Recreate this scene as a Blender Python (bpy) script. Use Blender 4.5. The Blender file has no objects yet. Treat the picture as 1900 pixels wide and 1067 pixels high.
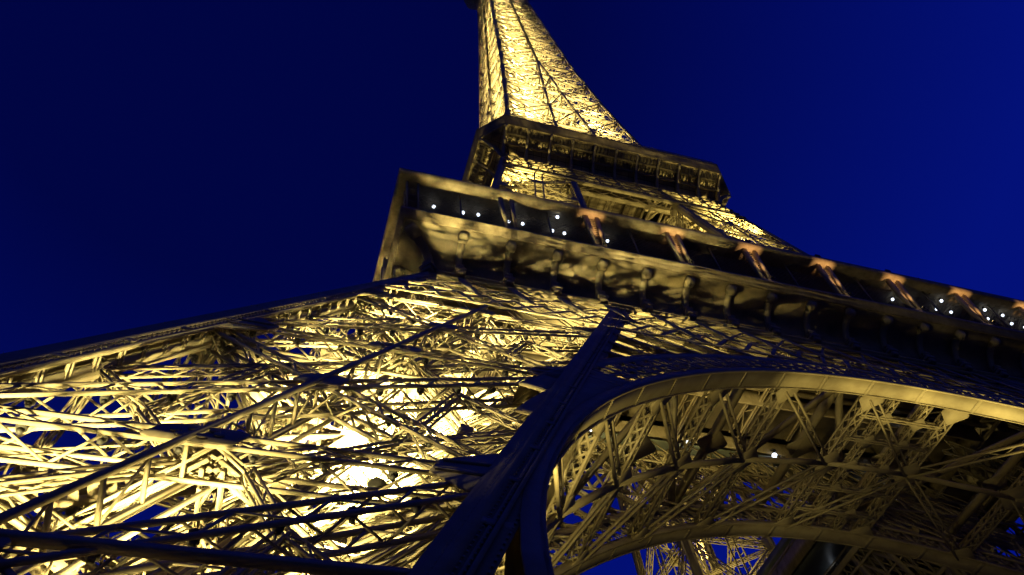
import bpy, math, random
import numpy as np
random.seed(7)
S = bpy.context.scene
COL = S.collection

# ------------------------------------------------------------------ camera
CAM = dict(loc=(-41.23, -66.045, 1.666), yaw=0.421, pitch=0.951, roll=-0.167, F=1539.4)
def setup_camera():
    cd = bpy.data.cameras.new('camera'); co = bpy.data.objects.new('camera', cd); COL.objects.link(co)
    y, p, r = CAM['yaw'], CAM['pitch'], CAM['roll']
    f = np.array([math.sin(y)*math.cos(p), math.cos(y)*math.cos(p), math.sin(p)])
    rt = np.array([math.cos(y), -math.sin(y), 0.0]); up = np.cross(rt, f)
    R = math.cos(r)*rt+math.sin(r)*up; U = -math.sin(r)*rt+math.cos(r)*up
    from mathutils import Matrix
    co.matrix_world = Matrix(((R[0], U[0], -f[0], CAM['loc'][0]), (R[1], U[1], -f[1], CAM['loc'][1]),
                              (R[2], U[2], -f[2], CAM['loc'][2]), (0, 0, 0, 1)))
    cd.sensor_width = 36; cd.lens = 36*CAM['F']/1900; cd.clip_start = .1; cd.clip_end = 6000
    S.camera = co
setup_camera()

# ------------------------------------------------------------------ dusk sky
def setup_world():
    w = bpy.data.worlds.new('World'); S.world = w; w.use_nodes = True
    nt = w.node_tree; nt.nodes.clear(); N = nt.nodes.new; L = nt.links.new
    out = N('ShaderNodeOutputWorld'); bg = N('ShaderNodeBackground'); L(bg.outputs[0], out.inputs[0])
    tc = N('ShaderNodeTexCoord'); dot = N('ShaderNodeVectorMath'); dot.operation = 'DOT_PRODUCT'
    dot.inputs[1].default_value = (.04, -.15, -.47)       # bluer and lighter lower down, darker overhead
    L(tc.outputs['Generated'], dot.inputs[0])
    add = N('ShaderNodeMath'); add.operation = 'ADD'; add.inputs[1].default_value = .525; L(dot.outputs['Value'], add.inputs[0])
    mxm = N('ShaderNodeMath'); mxm.operation = 'MAXIMUM'; mxm.inputs[1].default_value = .055; L(add.outputs[0], mxm.inputs[0])
    cr = N('ShaderNodeVectorMath'); cr.operation = 'SCALE'; cr.inputs[0].default_value = (.005, .030, 1.0); cap = N('ShaderNodeMath'); cap.operation = 'MINIMUM'; cap.inputs[1].default_value = .185; L(mxm.outputs[0], cap.inputs[0]); L(cap.outputs[0], cr.inputs['Scale'])
    # grey horizon band added to temper the blue ambient, below everything the photograph frames
    sp = N('ShaderNodeSeparateXYZ'); L(tc.outputs['Generated'], sp.inputs[0])
    hz = N('ShaderNodeMapRange'); hz.inputs['From Min'].default_value = .02; hz.inputs['From Max'].default_value = .43
    hz.inputs['To Min'].default_value = 1; hz.inputs['To Max'].default_value = 0; L(sp.outputs['Z'], hz.inputs['Value'])
    mx = N('ShaderNodeMix'); mx.data_type = 'RGBA'; mx.inputs['B'].default_value = (.022, .030, .030, 1)
    L(hz.outputs[0], mx.inputs['Factor']); L(cr.outputs[0], mx.inputs['A'])
    L(mx.outputs['Result'], bg.inputs[0]); bg.inputs[1].default_value = 1.0
    w.cycles.sampling_method = 'NONE'
setup_world()
S.view_settings.view_transform = 'Standard'; S.view_settings.look = 'None'
S.view_settings.exposure = 0; S.view_settings.gamma = 1
S.render.engine = 'CYCLES'
S.cycles.max_bounces = 5; S.cycles.diffuse_bounces = 3; S.cycles.glossy_bounces = 2
S.cycles.sample_clamp_indirect = .8; S.cycles.use_adaptive_sampling = False
S.cycles.denoising_prefilter = 'ACCURATE'; S.cycles.denoising_input_passes = 'RGB_ALBEDO_NORMAL'
LIGHT = 2.2        # master scale of all the floodlights, added fill lamps included

# ------------------------------------------------------------------ materials
def principled(name):
    m = bpy.data.materials.new(name); m.use_nodes = True
    return m, m.node_tree, m.node_tree.nodes['Principled BSDF']
def mat_iron(name, col, col2, rough=.62, bump=.15, scale=.8, rivets=False, streak=0.0):
    m, nt, b = principled(name); N = nt.nodes.new; L = nt.links.new
    tc = N('ShaderNodeTexCoord'); mp = N('ShaderNodeMapping'); L(tc.outputs['Object'], mp.inputs[0])
    mp.inputs['Scale'].default_value = (1, 1, .35 if streak else 1)
    n1 = N('ShaderNodeTexNoise'); n1.inputs['Scale'].default_value = scale; n1.inputs['Detail'].default_value = 6
    n1.inputs['Roughness'].default_value = .65; L(mp.outputs[0], n1.inputs['Vector'])
    cr = N('ShaderNodeValToRGB'); L(n1.outputs['Fac'], cr.inputs[0])
    cr.color_ramp.elements[0].position = .32; cr.color_ramp.elements[0].color = (*col2, 1)
    cr.color_ramp.elements[1].position = .62; cr.color_ramp.elements[1].color = (*col, 1)
    L(cr.outputs[0], b.inputs['Base Color'])
    n2 = N('ShaderNodeTexNoise'); n2.inputs['Scale'].default_value = 9; n2.inputs['Detail'].default_value = 4
    L(tc.outputs['Object'], n2.inputs['Vector'])
    mr = N('ShaderNodeMapRange'); mr.inputs['To Min'].default_value = rough-.1; mr.inputs['To Max'].default_value = rough+.15
    L(n2.outputs['Fac'], mr.inputs['Value']); L(mr.outputs[0], b.inputs['Roughness'])
    if bump > .2:
        bp = N('ShaderNodeBump'); bp.inputs['Strength'].default_value = bump; bp.inputs['Distance'].default_value = .03
        L(n2.outputs['Fac'], bp.inputs['Height']); L(bp.outputs[0], b.inputs['Normal'])
    b.inputs['Specular IOR Level'].default_value = .22
    return m
def mat_panel(name, col, col2, rough=.55):
    """painted iron sheets with thin seams between them"""
    m = mat_iron(name, col, col2, rough, .1, .5)
    nt = m.node_tree; N = nt.nodes.new; L = nt.links.new
    b = nt.nodes['Principled BSDF']; src = b.inputs['Base Color'].links[0].from_socket
    tc = N('ShaderNodeTexCoord'); sp = N('ShaderNodeSeparateXYZ'); L(tc.outputs['Object'], sp.inputs[0])
    masks = []
    for ax, per in (('X', 1.27), ('Y', 1.27)):
        d = N('ShaderNodeMath'); d.operation = 'DIVIDE'; d.inputs[1].default_value = per; L(sp.outputs[ax], d.inputs[0])
        f = N('ShaderNodeMath'); f.operation = 'FRACT'; L(d.outputs[0], f.inputs[0])
        g = N('ShaderNodeMath'); g.operation = 'LESS_THAN'; g.inputs[1].default_value = .05; L(f.outputs[0], g.inputs[0])
        masks.append(g)
    mx = N('ShaderNodeMath'); mx.operation = 'MAXIMUM'; L(masks[0].outputs[0], mx.inputs[0]); L(masks[1].outputs[0], mx.inputs[1])
    mix = N('ShaderNodeMix'); mix.data_type = 'RGBA'; mix.inputs['B'].default_value = (*[c*.35 for c in col2], 1)
    L(src, mix.inputs['A']); L(mx.outputs[0], mix.inputs['Factor']); L(mix.outputs['Result'], b.inputs['Base Color'])
    return m
IRON = mat_iron('tower_brown_iron_paint', (.37, .315, .21), (.28, .23, .15))
IRON_D = mat_iron('weathered_iron_paint', (.34, .28, .19), (.20, .155, .095), .55, .1, 1.6, streak=1)
PANEL = mat_panel('iron_sheet_panels', (.34, .285, .19), (.19, .15, .095))
SHEET = mat_iron('dirty_sheet_iron', (.34, .28, .18), (.12, .095, .06), .5, .1, .33)
DECK = mat_iron('grey_deck_soffit', (.17, .19, .17), (.10, .11, .10), .5, .1, .4)
STONE = mat_iron('pale_masonry', (.38, .35, .30), (.27, .25, .21), .8, .4, 1.2)
BLACK = mat_iron('lamp_housing', (.06, .055, .05), (.03, .03, .03), .45, .1, 3)
GROUND = mat_iron('packed_gravel', (.16, .14, .12), (.09, .08, .07), .9, .6, .6)
def mat_emit(name, col, st):
    m, nt, b = principled(name)
    b.inputs['Base Color'].default_value = (*col, 1)
    b.inputs['Emission Color'].default_value = (*col, 1); b.inputs['Emission Strength'].default_value = st
    m.cycles.emission_sampling = 'NONE'
    return m
E_WHITE = mat_emit('cool_white_lamp_glass', (.78, .86, 1.0), 3)
E_AMBER = mat_emit('sodium_lamp_glass', (1.0, .72, .25), 12)

# ------------------------------------------------------------------ mesh builder
def V(*a): return np.array(a, float)
def nrm(v): v = np.asarray(v, float); return v/(np.linalg.norm(v)+1e-12)
class MB:
    def __init__(s): s.b = []; s.v = []; s.f = []
    def bar(s, p, q, w, h, up=(0, 0, 1)):
        """box of width w (sideways) and height h (along up) from p to q"""
        s.b.append((*p, *q, w, h, *up)); return s
    def poly(s, vs, fs):
        o = len(s.v); s.v += [tuple(map(float, v)) for v in vs]; s.f += [tuple(i+o for i in f) for f in fs]; return s
    def box(s, c, e):
        c = V(*c); e = V(*e)/2
        vs = [c+V(x, y, z)*e for x in (-1, 1) for y in (-1, 1) for z in (-1, 1)]
        return s.poly(vs, [(0, 1, 3, 2), (4, 6, 7, 5), (0, 4, 5, 1), (2, 3, 7, 6), (0, 2, 6, 4), (1, 5, 7, 3)])
    def prism(s, pts, n, t):
        """polygon pts extruded by -n*t"""
        n = nrm(n)*t; k = len(pts); a = [V(*p) for p in pts]; b = [p-n for p in a]
        return s.poly(a+b, [tuple(range(k)), tuple(range(2*k-1, k-1, -1))]+[(i, i+k, (i+1) % k+k, (i+1) % k) for i in range(k)])
    def cyl(s, c, r, h, ax, seg=12):
        ax = nrm(ax); u = nrm(np.cross(ax, (0.3, .5, .81))); w = np.cross(ax, u)
        pts = [V(*c)+ax*h/2+r*(math.cos(2*math.pi*i/seg)*u+math.sin(2*math.pi*i/seg)*w) for i in range(seg)]
        return s.prism(pts, ax, h)
    def ball(s, c, r, seg=10, rings=6):
        vs = []; fs = []
        for i in range(rings+1):
            t = math.pi*i/rings
            for j in range(seg):
                a = 2*math.pi*j/seg; vs.append((c[0]+r*math.sin(t)*math.cos(a), c[1]+r*math.sin(t)*math.sin(a), c[2]+r*math.cos(t)))
        for i in range(rings):
            for j in range(seg): fs.append((i*seg+j, (i+1)*seg+j, (i+1)*seg+(j+1) % seg, i*seg+(j+1) % seg))
        return s.poly(vs, fs)
    def build(s, name, mat, parent=None, smooth=False):
        verts = np.array(s.v, float).reshape(-1, 3); faces = [list(f) for f in s.f]
        if s.b:
            B = np.array(s.b, float); P, Q, w, h, up = B[:, :3], B[:, 3:6], B[:, 6:7], B[:, 7:8], B[:, 8:11]
            d = Q-P; d /= np.linalg.norm(d, axis=1, keepdims=True)+1e-12
            sd = np.cross(d, up); bad = np.linalg.norm(sd, axis=1) < 1e-3
            sd[bad] = np.cross(d[bad], V(1, .13, 0)); sd /= np.linalg.norm(sd, axis=1, keepdims=True)
            u2 = np.cross(sd, d)
            cs = []
            for E_ in (P, Q):
                for a, b in ((-1, -1), (1, -1), (1, 1), (-1, 1)): cs.append(E_+sd*w*a/2+u2*h*b/2)
            bv = np.stack(cs, 1).reshape(-1, 3); o = len(verts)
            verts = np.vstack([verts, bv]) if len(verts) else bv
            base = np.array([(3, 2, 1, 0), (4, 5, 6, 7), (0, 1, 5, 4), (1, 2, 6, 5), (2, 3, 7, 6), (3, 0, 4, 7)])
            bf = (base[None]+(np.arange(len(B))*8+o)[:, None, None]).reshape(-1, 4)
        else: bf = np.zeros((0, 4), int)
        me = bpy.data.meshes.new(name)
        flat = [i for f in faces for i in f]; ls = np.array([len(f) for f in faces]+[4]*len(bf), int)
        idx = np.concatenate([np.array(flat, int), bf.reshape(-1)]).astype(np.int32)
        me.vertices.add(len(verts)); me.vertices.foreach_set('co', verts.reshape(-1).astype(np.float32))
        me.loops.add(len(idx)); me.loops.foreach_set('vertex_index', idx)
        me.polygons.add(len(ls)); me.polygons.foreach_set('loop_start', np.concatenate([[0], np.cumsum(ls)[:-1]]).astype(np.int32))
        me.polygons.foreach_set('loop_total', ls.astype(np.int32))
        me.update(calc_edges=True); me.validate(); me.materials.append(mat)
        if smooth: me.polygons.foreach_set('use_smooth', [True]*len(me.polygons))
        o = bpy.data.objects.new(name, me); COL.objects.link(o)
        if parent: o.parent = parent
        return o
def empty(name, parent=None):
    o = bpy.data.objects.new(name, None); COL.objects.link(o); o.parent = parent; return o
def tag(o, label=None, cat=None, group=None, kind=None):
    if label: o['label'] = label
    if cat: o['category'] = cat
    if group: o['group'] = group
    if kind: o['kind'] = kind
    return o
def copy_tree(o, parent, rz):
    """copy of a part and its sub-parts turned by rz about the tower's axis"""
    c = o.copy(); COL.objects.link(c); c.parent = parent; c.rotation_euler = (0, 0, rz)
    for ch in list(o.children):
        d = ch.copy(); COL.objects.link(d); d.parent = c
        for gi, g in enumerate(list(ch.children)):
            k = g.copy(); COL.objects.link(k); k.parent = d
    return c
def girder(mb, p, q, w, d, n, pitch=1.5, ch=.15, lc=.10, X=False, sides=(1, 1, 1, 1), th=.035):
    """lattice box girder: four chords and flat lacing bars; w in the face, d along -n (inwards)"""
    p, q, n = V(*p), V(*q), nrm(n); t = nrm(q-p); s = nrm(np.cross(t, n)); n = np.cross(s, t)
    L = np.linalg.norm(q-p); k = max(2, int(round(L/pitch)))
    o = {}
    for a in (-1, 1):
        for b in (0, 1):
            off = s*a*(w-ch)/2-n*(b*(d-ch)+ch/2); o[a, b] = off
            mb.bar(p+off, q+off, ch, ch, n)
    for si, ((c0, c1), nn) in enumerate(((((-1, 0), (1, 0)), n), (((1, 0), (1, 1)), s), (((1, 1), (-1, 1)), n), (((-1, 1), (-1, 0)), s))):
        if not sides[si]: continue
        for i in range(k):
            a = p+(q-p)*i/k; b = p+(q-p)*(i+1)/k
            u0, u1 = (o[c0], o[c1]) if i % 2 == 0 else (o[c1], o[c0])
            mb.bar(a+u0, b+u1, lc, th, nn)
            if X: mb.bar(a+u1, b+u0, lc, th*.7, nn)
    return mb
def ladder(mb, p, q, w, n, pitch, ch=.16, rg=.10, depth=.16):
    p, q, n = V(*p), V(*q), nrm(n); t = nrm(q-p); s = nrm(np.cross(t, n)); n = np.cross(s, t)
    for a in (-1, 1): mb.bar(p+s*a*w/2, q+s*a*w/2, ch, depth, n)
    k = max(1, int(np.linalg.norm(q-p)/pitch))
    for i in range(1, k): a = p+(q-p)*i/k; mb.bar(a-s*w/2, a+s*w/2, rg, rg, n)
def zig(mb, p, q, w, n, pitch, lc):
    p, q, n = V(*p), V(*q), nrm(n); t = nrm(q-p); s = nrm(np.cross(t, n)); k = max(2, int(np.linalg.norm(q-p)/pitch))
    for i in range(k): sg = 1 if i % 2 else -1; mb.bar(p+(q-p)*i/k+s*sg*w/2, p+(q-p)*(i+1)/k-s*sg*w/2, lc, .03, n)
def plate(mb, c, t, s, n, a, b, th, cut=.25):
    """gusset plate with clipped corners centred at c, half sizes a along t and b along s"""
    c, t, s = V(*c), nrm(t), nrm(s); k = cut
    pts = [c+t*a*x+s*b*y for x, y in ((-1, -1+k), (-1, 1-k), (-1+k, 1), (1-k, 1), (1, 1-k), (1, -1+k), (1-k, -1), (-1+k, -1))]
    mb.prism(pts, n, th)

# ------------------------------------------------------------------ tower outline
A0, B0, LW = 30.38, .492, 15.757
REAR = 14.757      # distance of the rear arch plane behind the front one
def XL(z): return A0-B0*(z-57.6)                       # half width at the legs below the first floor
def XM(z): return 29.47-13.49*(z-57.6)/59.2            # between first and second floor
def IM(z): return 15.33-5.22*(z-57.6)/59.2
RZ = [108, 118, 129.3, 140.15, 151, 162.1, 172.8, 183.95, 193.9, 203.95, 213.2, 222.4, 230.9, 238.8, 246, 252.8, 259.2, 265.2, 271]
RT = [15.95, 15.2, 13.85, 12.74, 11.68, 10.67, 9.9, 9.0, 8.53, 8.02, 7.54, 7.1, 6.68, 6.3, 5.97, 5.7, 5.45, 5.25, 5.1]
RG = [6.2, 5.3, 4.4, 3.49, 2.68, 1.86, 1.10, 0.0]+[0]*11
Bf = nrm(V(0, -1, B0))                                # outward normal of the south face below the first floor
tower = tag(empty('iron_tower'), 'tall wrought iron lattice tower lit yellow against the dark blue sky', 'tower')

# ================================================================== legs below the first floor
LEV = [4.9, 16.74, 28.55, 40.36]
def legpt(i, j, z, X=XL, w=lambda z: LW): x = X(z); return V(-x+i*w(z), -x+j*w(z), z)
FACES = [((0, 0), (1, 0), (0, -1)), ((0, 1), (0, 0), (-1, 0)), ((1, 1), (0, 1), (0, 1)), ((1, 0), (1, 1), (1, 0))]   # S W N E
def face_n(c0, c1, X, w, z):
    a, b, d = legpt(*c0, z, X, w), legpt(*c1, z, X, w), legpt(*c0, z+1, X, w)
    return nrm(np.cross(b-a, d-a))
def chord_mesh(mb, i, j, z0, z1, X, w, s=.95, detail=True, rivets=False):
    """box arbaletrier: two outer plates, inner angles and tie brackets"""
    p, q = legpt(i, j, z0, X, w), legpt(i, j, z1, X, w)
    ox, oy = (-1 if i == 0 else 1), (-1 if j == 0 else 1)
    t = nrm(q-p); nx = nrm(V(ox, 0, 0)-t*t[0]*ox); ny = nrm(V(0, oy, 0)-t*t[1]*oy)
    # plates, set so that the face plane is the outer surface
    mb.bar(p-nx*s/2-ny*.04, q-nx*s/2-ny*.04, s, .08, ny)
    mb.bar(p-ny*s/2-nx*.04, q-ny*s/2-nx*.04, s, .08, nx)
    if not detail: mb.bar(p-ny*s-nx*s, q-ny*s-nx*s, .14, .14, ny); return
    # cover strips down the middle of the outer plates
    mb.bar(p-nx*s/2+ny*.02, q-nx*s/2+ny*.02, .34, .05, ny); mb.bar(p-ny*s/2+nx*.02, q-ny*s/2+nx*.02, .34, .05, nx)
    for a, b in ((1, .12), (.12, 1), (1, 1)): mb.bar(p-nx*s*a*.97-ny*s*b*.97, q-nx*s*a*.97-ny*s*b*.97, .17, .17, ny)
    mb.bar(p-nx*s*.98-ny*s*.72, q-nx*s*.98-ny*s*.72, .35, .05, nx); mb.bar(p-nx*s*.72-ny*s*.98, q-nx*s*.72-ny*s*.98, .35, .05, ny)
    L = np.linalg.norm(q-p)
    for e in range(int(L/3.1)):                     # joint plates across the outer faces
        c = p+(q-p)*(e+.5)*3.1/L; mb.bar(c-nx*.06+ny*.012, c-nx*(s-.04)+ny*.012, .34, .03, ny); mb.bar(c-ny*.06+nx*.012, c-ny*(s-.04)+nx*.012, .34, .03, nx)
    if rivets:
        for e in range(int(L/.28)):
            c = p+(q-p)*(e+.5)*.28/L
            for f in (.08, .26, .69, .87): mb.bar(c-nx*f, c-nx*f+ny*.045, .055, .055, t); mb.bar(c-ny*f, c-ny*f+nx*.045, .055, .055, t)
    k = int(L/1.15)
    for m in range(k):
        c = p+(q-p)*(m+.5)/k
        for e in (-.09, .09):
            c2 = c+t*e
            mb.bar(c2-nx*s*.97-ny*.1, c2-nx*s*.97-ny*s, .10, .06, t); mb.bar(c2-ny*s*.97-nx*.1, c2-ny*s*.97-nx*s, .10, .06, t)
def make_lower_leg():
    leg = empty('leg', tower)
    for i in (0, 1):
        for j in (0, 1):
            mb = MB(); chord_mesh(mb, i, j, 2.2, 53.2, XL, lambda z: LW, rivets=True); mb.build('corner_chord', IRON, leg)
    # the wide facing beside the arch-side chords of the two outward faces
    for (i, j, n, sd) in ((1, 0, V(0, -1, 0), V(1, 0, 0)), (0, 1, V(-1, 0, 0), V(0, 1, 0))):
        p, q = legpt(i, j, 2.2, XL, lambda z: LW), legpt(i, j, 52.9, XL, lambda z: LW); mb = MB()
        mb.bar(p+sd*.22-n*.12, q+sd*.30-n*.12, .44, .08, n)
        mb.bar(p+sd*.04-n*.02, q+sd*.04-n*.02, .12, .22, n)
        L_ = np.linalg.norm(q-p)
        for e in range(int(L_/3.1)): c = p+(q-p)*(e+.5)*3.1/L_; mb.bar(c+sd*.05-n*.09, c+sd*.4-n*.07, .3, .05, n)
        for e in range(int(L_/.3)): c = p+(q-p)*(e+.5)*.3/L_+sd*.38-n*.08; mb.bar(c, c+n*.035, .06, .06, q-p)
        mb.build('facing_plate', IRON, leg)
    w = lambda z: LW
    for fi, (c0, c1, n0) in enumerate(FACES):
        n = face_n(c0, c1, XL, w, 20)
        if n@V(*n0, 0) < 0: n = -n
        inn = -n*.10
        fr = .468 if c0[0]+c0[1] < c1[0]+c1[1] else .532
        mid = lambda z: legpt(*c0, z, XL, w)*(1-fr)+legpt(*c1, z, XL, w)*fr+inn
        ex = nrm(legpt(*c1, 20, XL, w)-legpt(*c0, 20, XL, w))
        up = nrm(mid(30)-mid(20)); ins = .75
        P = lambda c, z, s: legpt(*c, z, XL, w)+inn+ex*s
        zs = [2.4]+LEV
        for k in range(len(LEV)-1):
            za, zb = LEV[k], LEV[k+1]; zc = (za+zb)/2
            g1, g2 = .55, .55
            m1 = MB(); girder(m1, P(c0, za+.6, ins), P(c1, zb-.6, -ins), .82, 1.0, n, 1.15, .11, .07); m1.build('cross_brace', IRON, leg)
            m2 = MB(); girder(m2, P(c1, za+.6, -ins)-n*.12, P(c0, zb-.6, ins)-n*.12, .82, .9, n, 1.15, .11, .07); m2.build('cross_brace', IRON, leg)
            for ca, cb, sg in ((c0, c1, 1), (c1, c0, -1)):       # light secondary ties between chord, diagonal and frame
                m = MB(); q1 = P(ca, zc, sg*.8)-n*.6; h1 = (P(ca, za, sg*.8)*.5+mid(zc)*.5)-n*.6; h2 = (P(ca, zb, sg*.8)*.5+mid(zc)*.5)-n*.6
                f1 = P(ca, za, sg*.8)*.5+P(cb, za, -sg*.8)*.5-n*.6
                for a1, b1 in ((q1, h1), (q1, h2), (h1, P(ca, za, 0)*.55+P(cb, za, 0)*.45-n*.6), (h2, P(ca, zb, 0)*.55+P(cb, zb, 0)*.45-n*.6), (h1, h2)):
                    girder(m, a1, b1, .34, .34, n, .7, .07, .05)
                m.build('secondary_tie', IRON, leg)
            g = MB(); plate(g, mid(zc)+n*.06, ex, up, n, .72, .7, .06, .35)
            plate(g, mid(zc)-n*1.04, ex, up, n, .7, .6, .04, .35); g.build('gusset_plate', IRON, leg)
        for k, z in enumerate(LEV+[11.4]):
            m1 = MB()
            if z == 11.4: m1.bar(P(c0, z, .6), P(c1, z, -.6), .19, .2, n); m1.bar(P(c0, z-.9, .6)-n*.5, P(c1, z-.9, -.6)-n*.5, .14, .12, n)
            else: girder(m1, P(c0, z, .6), P(c1, z, -.6), .86, 1.05, n, 1.2, .11, .07)
            m1.build('horizontal_girder', IRON, leg)
            if z == 11.4: continue
            g = MB(); plate(g, mid(z)+n*.06, ex, up, n, 1.05, .62, .06, .3)
            for a in range(6):                                    # rosette in relief on the plate
                an = a*math.pi/3; g.cyl(mid(z)+n*.09+ex*.5*math.cos(an)+up*.33*math.sin(an), .14, .06, n, 8)
            g.build('gusset_plate', IRON, leg)
            for c, sg in ((c0, 1), (c1, -1)):
                g = MB(); b = P(c, z, 0)+n*.05
                pts = [b, b+ex*sg*3.0+up*.15, b+ex*sg*2.9-up*.75+n*0, b+ex*sg*1.7-up*1.7, b-up*2.2] if z > 5 else [b+up*1.9, b+ex*sg*1.8+up*.9, b+ex*sg*2.5-up*.4, b-up*.6]
                pts = [b+up*2.0, b+ex*sg*1.35+up*1.55, b+ex*sg*2.5+up*.5, b+ex*sg*2.5-up*.5, b+ex*sg*1.35-up*1.55, b-up*2.0]
                g.prism(pts if sg > 0 else pts[::-1], n, .07)
                g.bar(b+ex*sg*.9+up*.45+n*.03, b+ex*sg*2.4+up*.38+n*.03, .12, .08, n); g.bar(b+ex*sg*.9-up*.45+n*.03, b+ex*sg*2.4-up*.38+n*.03, .12, .08, n)
                g.build('gusset_plate', IRON, leg)
        m = MB(); a_, b_ = mid(4.9), mid(42.5)      # front bar, rear bar and the rungs between them
        m.bar(a_+n*.08, b_+n*.08, .17, .12, n); m.bar(a_-n*1.15, b_-n*1.15, .2, .1, n); m.bar(a_-n*1.3+ex*.5, b_-n*1.3+ex*.5, .1, .1, n)
        for e in range(31):
            c = a_+(b_-a_)*(e+.5)/31; m.bar(c, c-n*1.15, .09, .09, up)
            if e % 2: c2 = c+(b_-a_)/31; m.bar(c-n*1.1, c2, .07, .05, ex)
        m.build('centre_ladder', IRON, leg)
    # horizontal frames across the leg with their cross ties
    for z in LEV+[22.6, 34.5]:
        m = MB(); c = [legpt(i, j, z, XL, w) for i, j in ((0, 0), (1, 0), (1, 1), (0, 1))]
        ctr = sum(c)/4; big = z in LEV
        for a in range(4):
            p = c[a]*.93+ctr*.07
            girder(m, p, ctr, .7 if big else .45, .8 if big else .45, (0, 0, 1), 1.5, .13 if big else .09, .08)
            if big:
                h = (c[a]+c[(a+1) % 4])/2*.93+ctr*.07; girder(m, h, ctr, .6, .7, (0, 0, 1), 1.5, .11, .08)
                h2 = (c[(a+1) % 4]+c[(a+2) % 4])/2*.93+ctr*.07; girder(m, h, h2, .5, .5, (0, 0, 1), 1.4, .1, .07)
                g0 = V(0, 0, 0)
        if big: m.box(ctr-V(0, 0, .5), (2.6, 2.6, .08))
        m.build('floor_frame', IRON, leg)
    # slanting lift track: paired box rails with ties, running up the middle of the leg
    ax = lambda u, v, z: legpt(0, 0, z, XL, w)+V(u*LW, v*LW, 0)
    for (u, v) in ((.36, .36), (.64, .64)):
        m = MB()
        for du in (-.10, .10):
            p, q = ax(u+du, v-du, 3), ax(u+du, v-du, 54)
            girder(m, p, q, .55, 1.3, (-.7, -.7, 0), 1.3, .14, .09)
        for k in range(36):
            z = 4+k*1.4; m.bar(ax(u+.10, v-.10, z), ax(u-.10, v+.10, z), .14, .1)
            if k % 2 == 0: m.bar(ax(u+.10, v-.10, z), ax(u-.10, v+.10, z+2.8), .1, .08)
        m.build('lift_track', IRON, leg)
    # inner longitudinal ties from the frame centres to the chords
    m = MB()
    for k in range(3):
        za, zb = LEV[k], LEV[k+1]
        for (u, v) in ((0.06, .06), (.94, .06), (.94, .94), (.06, .94)):
            girder(m, ax(u, v, za+.5), ax(.5, .5, (za+zb)/2), .4, .4, (0, 0, 1), 1.2, .09, .07)
            girder(m, ax(u, v, zb-.5), ax(.5, .5, (za+zb)/2), .4, .4, (0, 0, 1), 1.2, .09, .07)
    m.build('inner_tie', IRON, leg)
    # stairs in flights with mesh sides, near the outer corner
    m = MB(); z = 5.0; fl = 0
    while z < 50:
        z2 = z+2.95; u0, u1 = (.18, .46) if fl % 2 == 0 else (.46, .18); vv = .20 if (fl//2) % 2 == 0 else .28
        a, b = ax(u0, vv, z), ax(u1, vv, z2)
        for s_ in (-.45, .45):
            m.bar(a+V(0, s_, 0), b+V(0, s_, 0), .06, .3); m.bar(a+V(0, s_, 1.1), b+V(0, s_, 1.1), .06, .06)
            for e in range(7): c = a+(b-a)*e/6+V(0, s_, 0); m.bar(c, c+V(0, 0, 1.1), .05, .05, (1, 0, 0))
        for e in range(14): c = a+(b-a)*(e+.5)/14; m.bar(c+V(0, -.45, 0), c+V(0, .45, 0), .26, .03)
        m.box(b+V(.5 if u1 > u0 else -.5, 0, 0), (1.1, 1.5, .06)); z = z2; fl += 1
    m.build('staircase', IRON_D, leg)
    # large machinery and cable-duct plates in the middle of the leg
    for (u, v, z, a, b) in ((.50, .30, 19.5, 1.8, 3.0), (.62, .42, 24.5, 1.6, 3.2), (.30, .55, 31.0, 1.5, 2.6), (.55, .22, 13.2, 1.7, 2.4), (.72, .30, 33.0, 1.3, 2.2)):
        m = MB(); c = ax(u, v, z); t = nrm(V(B0, B0, 1)); s_ = nrm(V(1, -1, 0)); nn = np.cross(t, s_)
        plate(m, c, t, s_, nn, b, a, .08, .2)
        for e in (-.7, 0, .7): m.bar(c+s_*a*e-t*b*.9-nn*.1, c+s_*a*e+t*b*.9-nn*.1, .1, .14, nn)
        m.build('duct_plate', SHEET, leg)
    # masonry pedestals under the four chords
    for i in (0, 1):
        for j in (0, 1):
            m = MB(); p = legpt(i, j, 1.4, XL, w)
            for k, (h0, h1, r0, r1) in enumerate(((-.2, .5, 2.6, 2.6), (.5, 2.3, 2.3, 1.3))):
                vs = [V(p[0]+x*r, p[1]+y*r, h) for h, r in ((h0, r0), (h1, r1)) for x, y in ((-1, -1), (1, -1), (1, 1), (-1, 1))]
                m.poly(vs, [(3, 2, 1, 0), (4, 5, 6, 7), (0, 1, 5, 4), (1, 2, 6, 5), (2, 3, 7, 6), (3, 0, 4, 7)])
            m.build('masonry_pedestal', STONE, leg)
    # round bulbs of the glitter lighting, strung along the face girders
    m = MB()
    for (c0, c1, n0) in FACES[:2]:
        n = face_n(c0, c1, XL, w, 20); n = n if n@V(*n0, 0) > 0 else -n
        for za, zb in ((16.74, 28.55), (28.55, 16.74), (28.55, 40.36), (40.36, 28.55), (28.55, 28.55), (16.74, 16.74), (4.9, 16.74), (16.74, 4.9)):
            a, b = legpt(*c0, za, XL, w), legpt(*c1, zb, XL, w); k = int(np.linalg.norm(b-a)/1.7)
            for e in range(1, k):
                c = a+(b-a)*e/k-n*.55+V(0, 0, .2); m.cyl(c, .14, .22, (0, 0, 1), 6); m.cyl(c-V(0, 0, .17), .08, .12, (0, 0, 1), 6)
    m.build('glitter_bulbs', BLACK, leg)['kind'] = 'stuff'
    return leg

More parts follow.
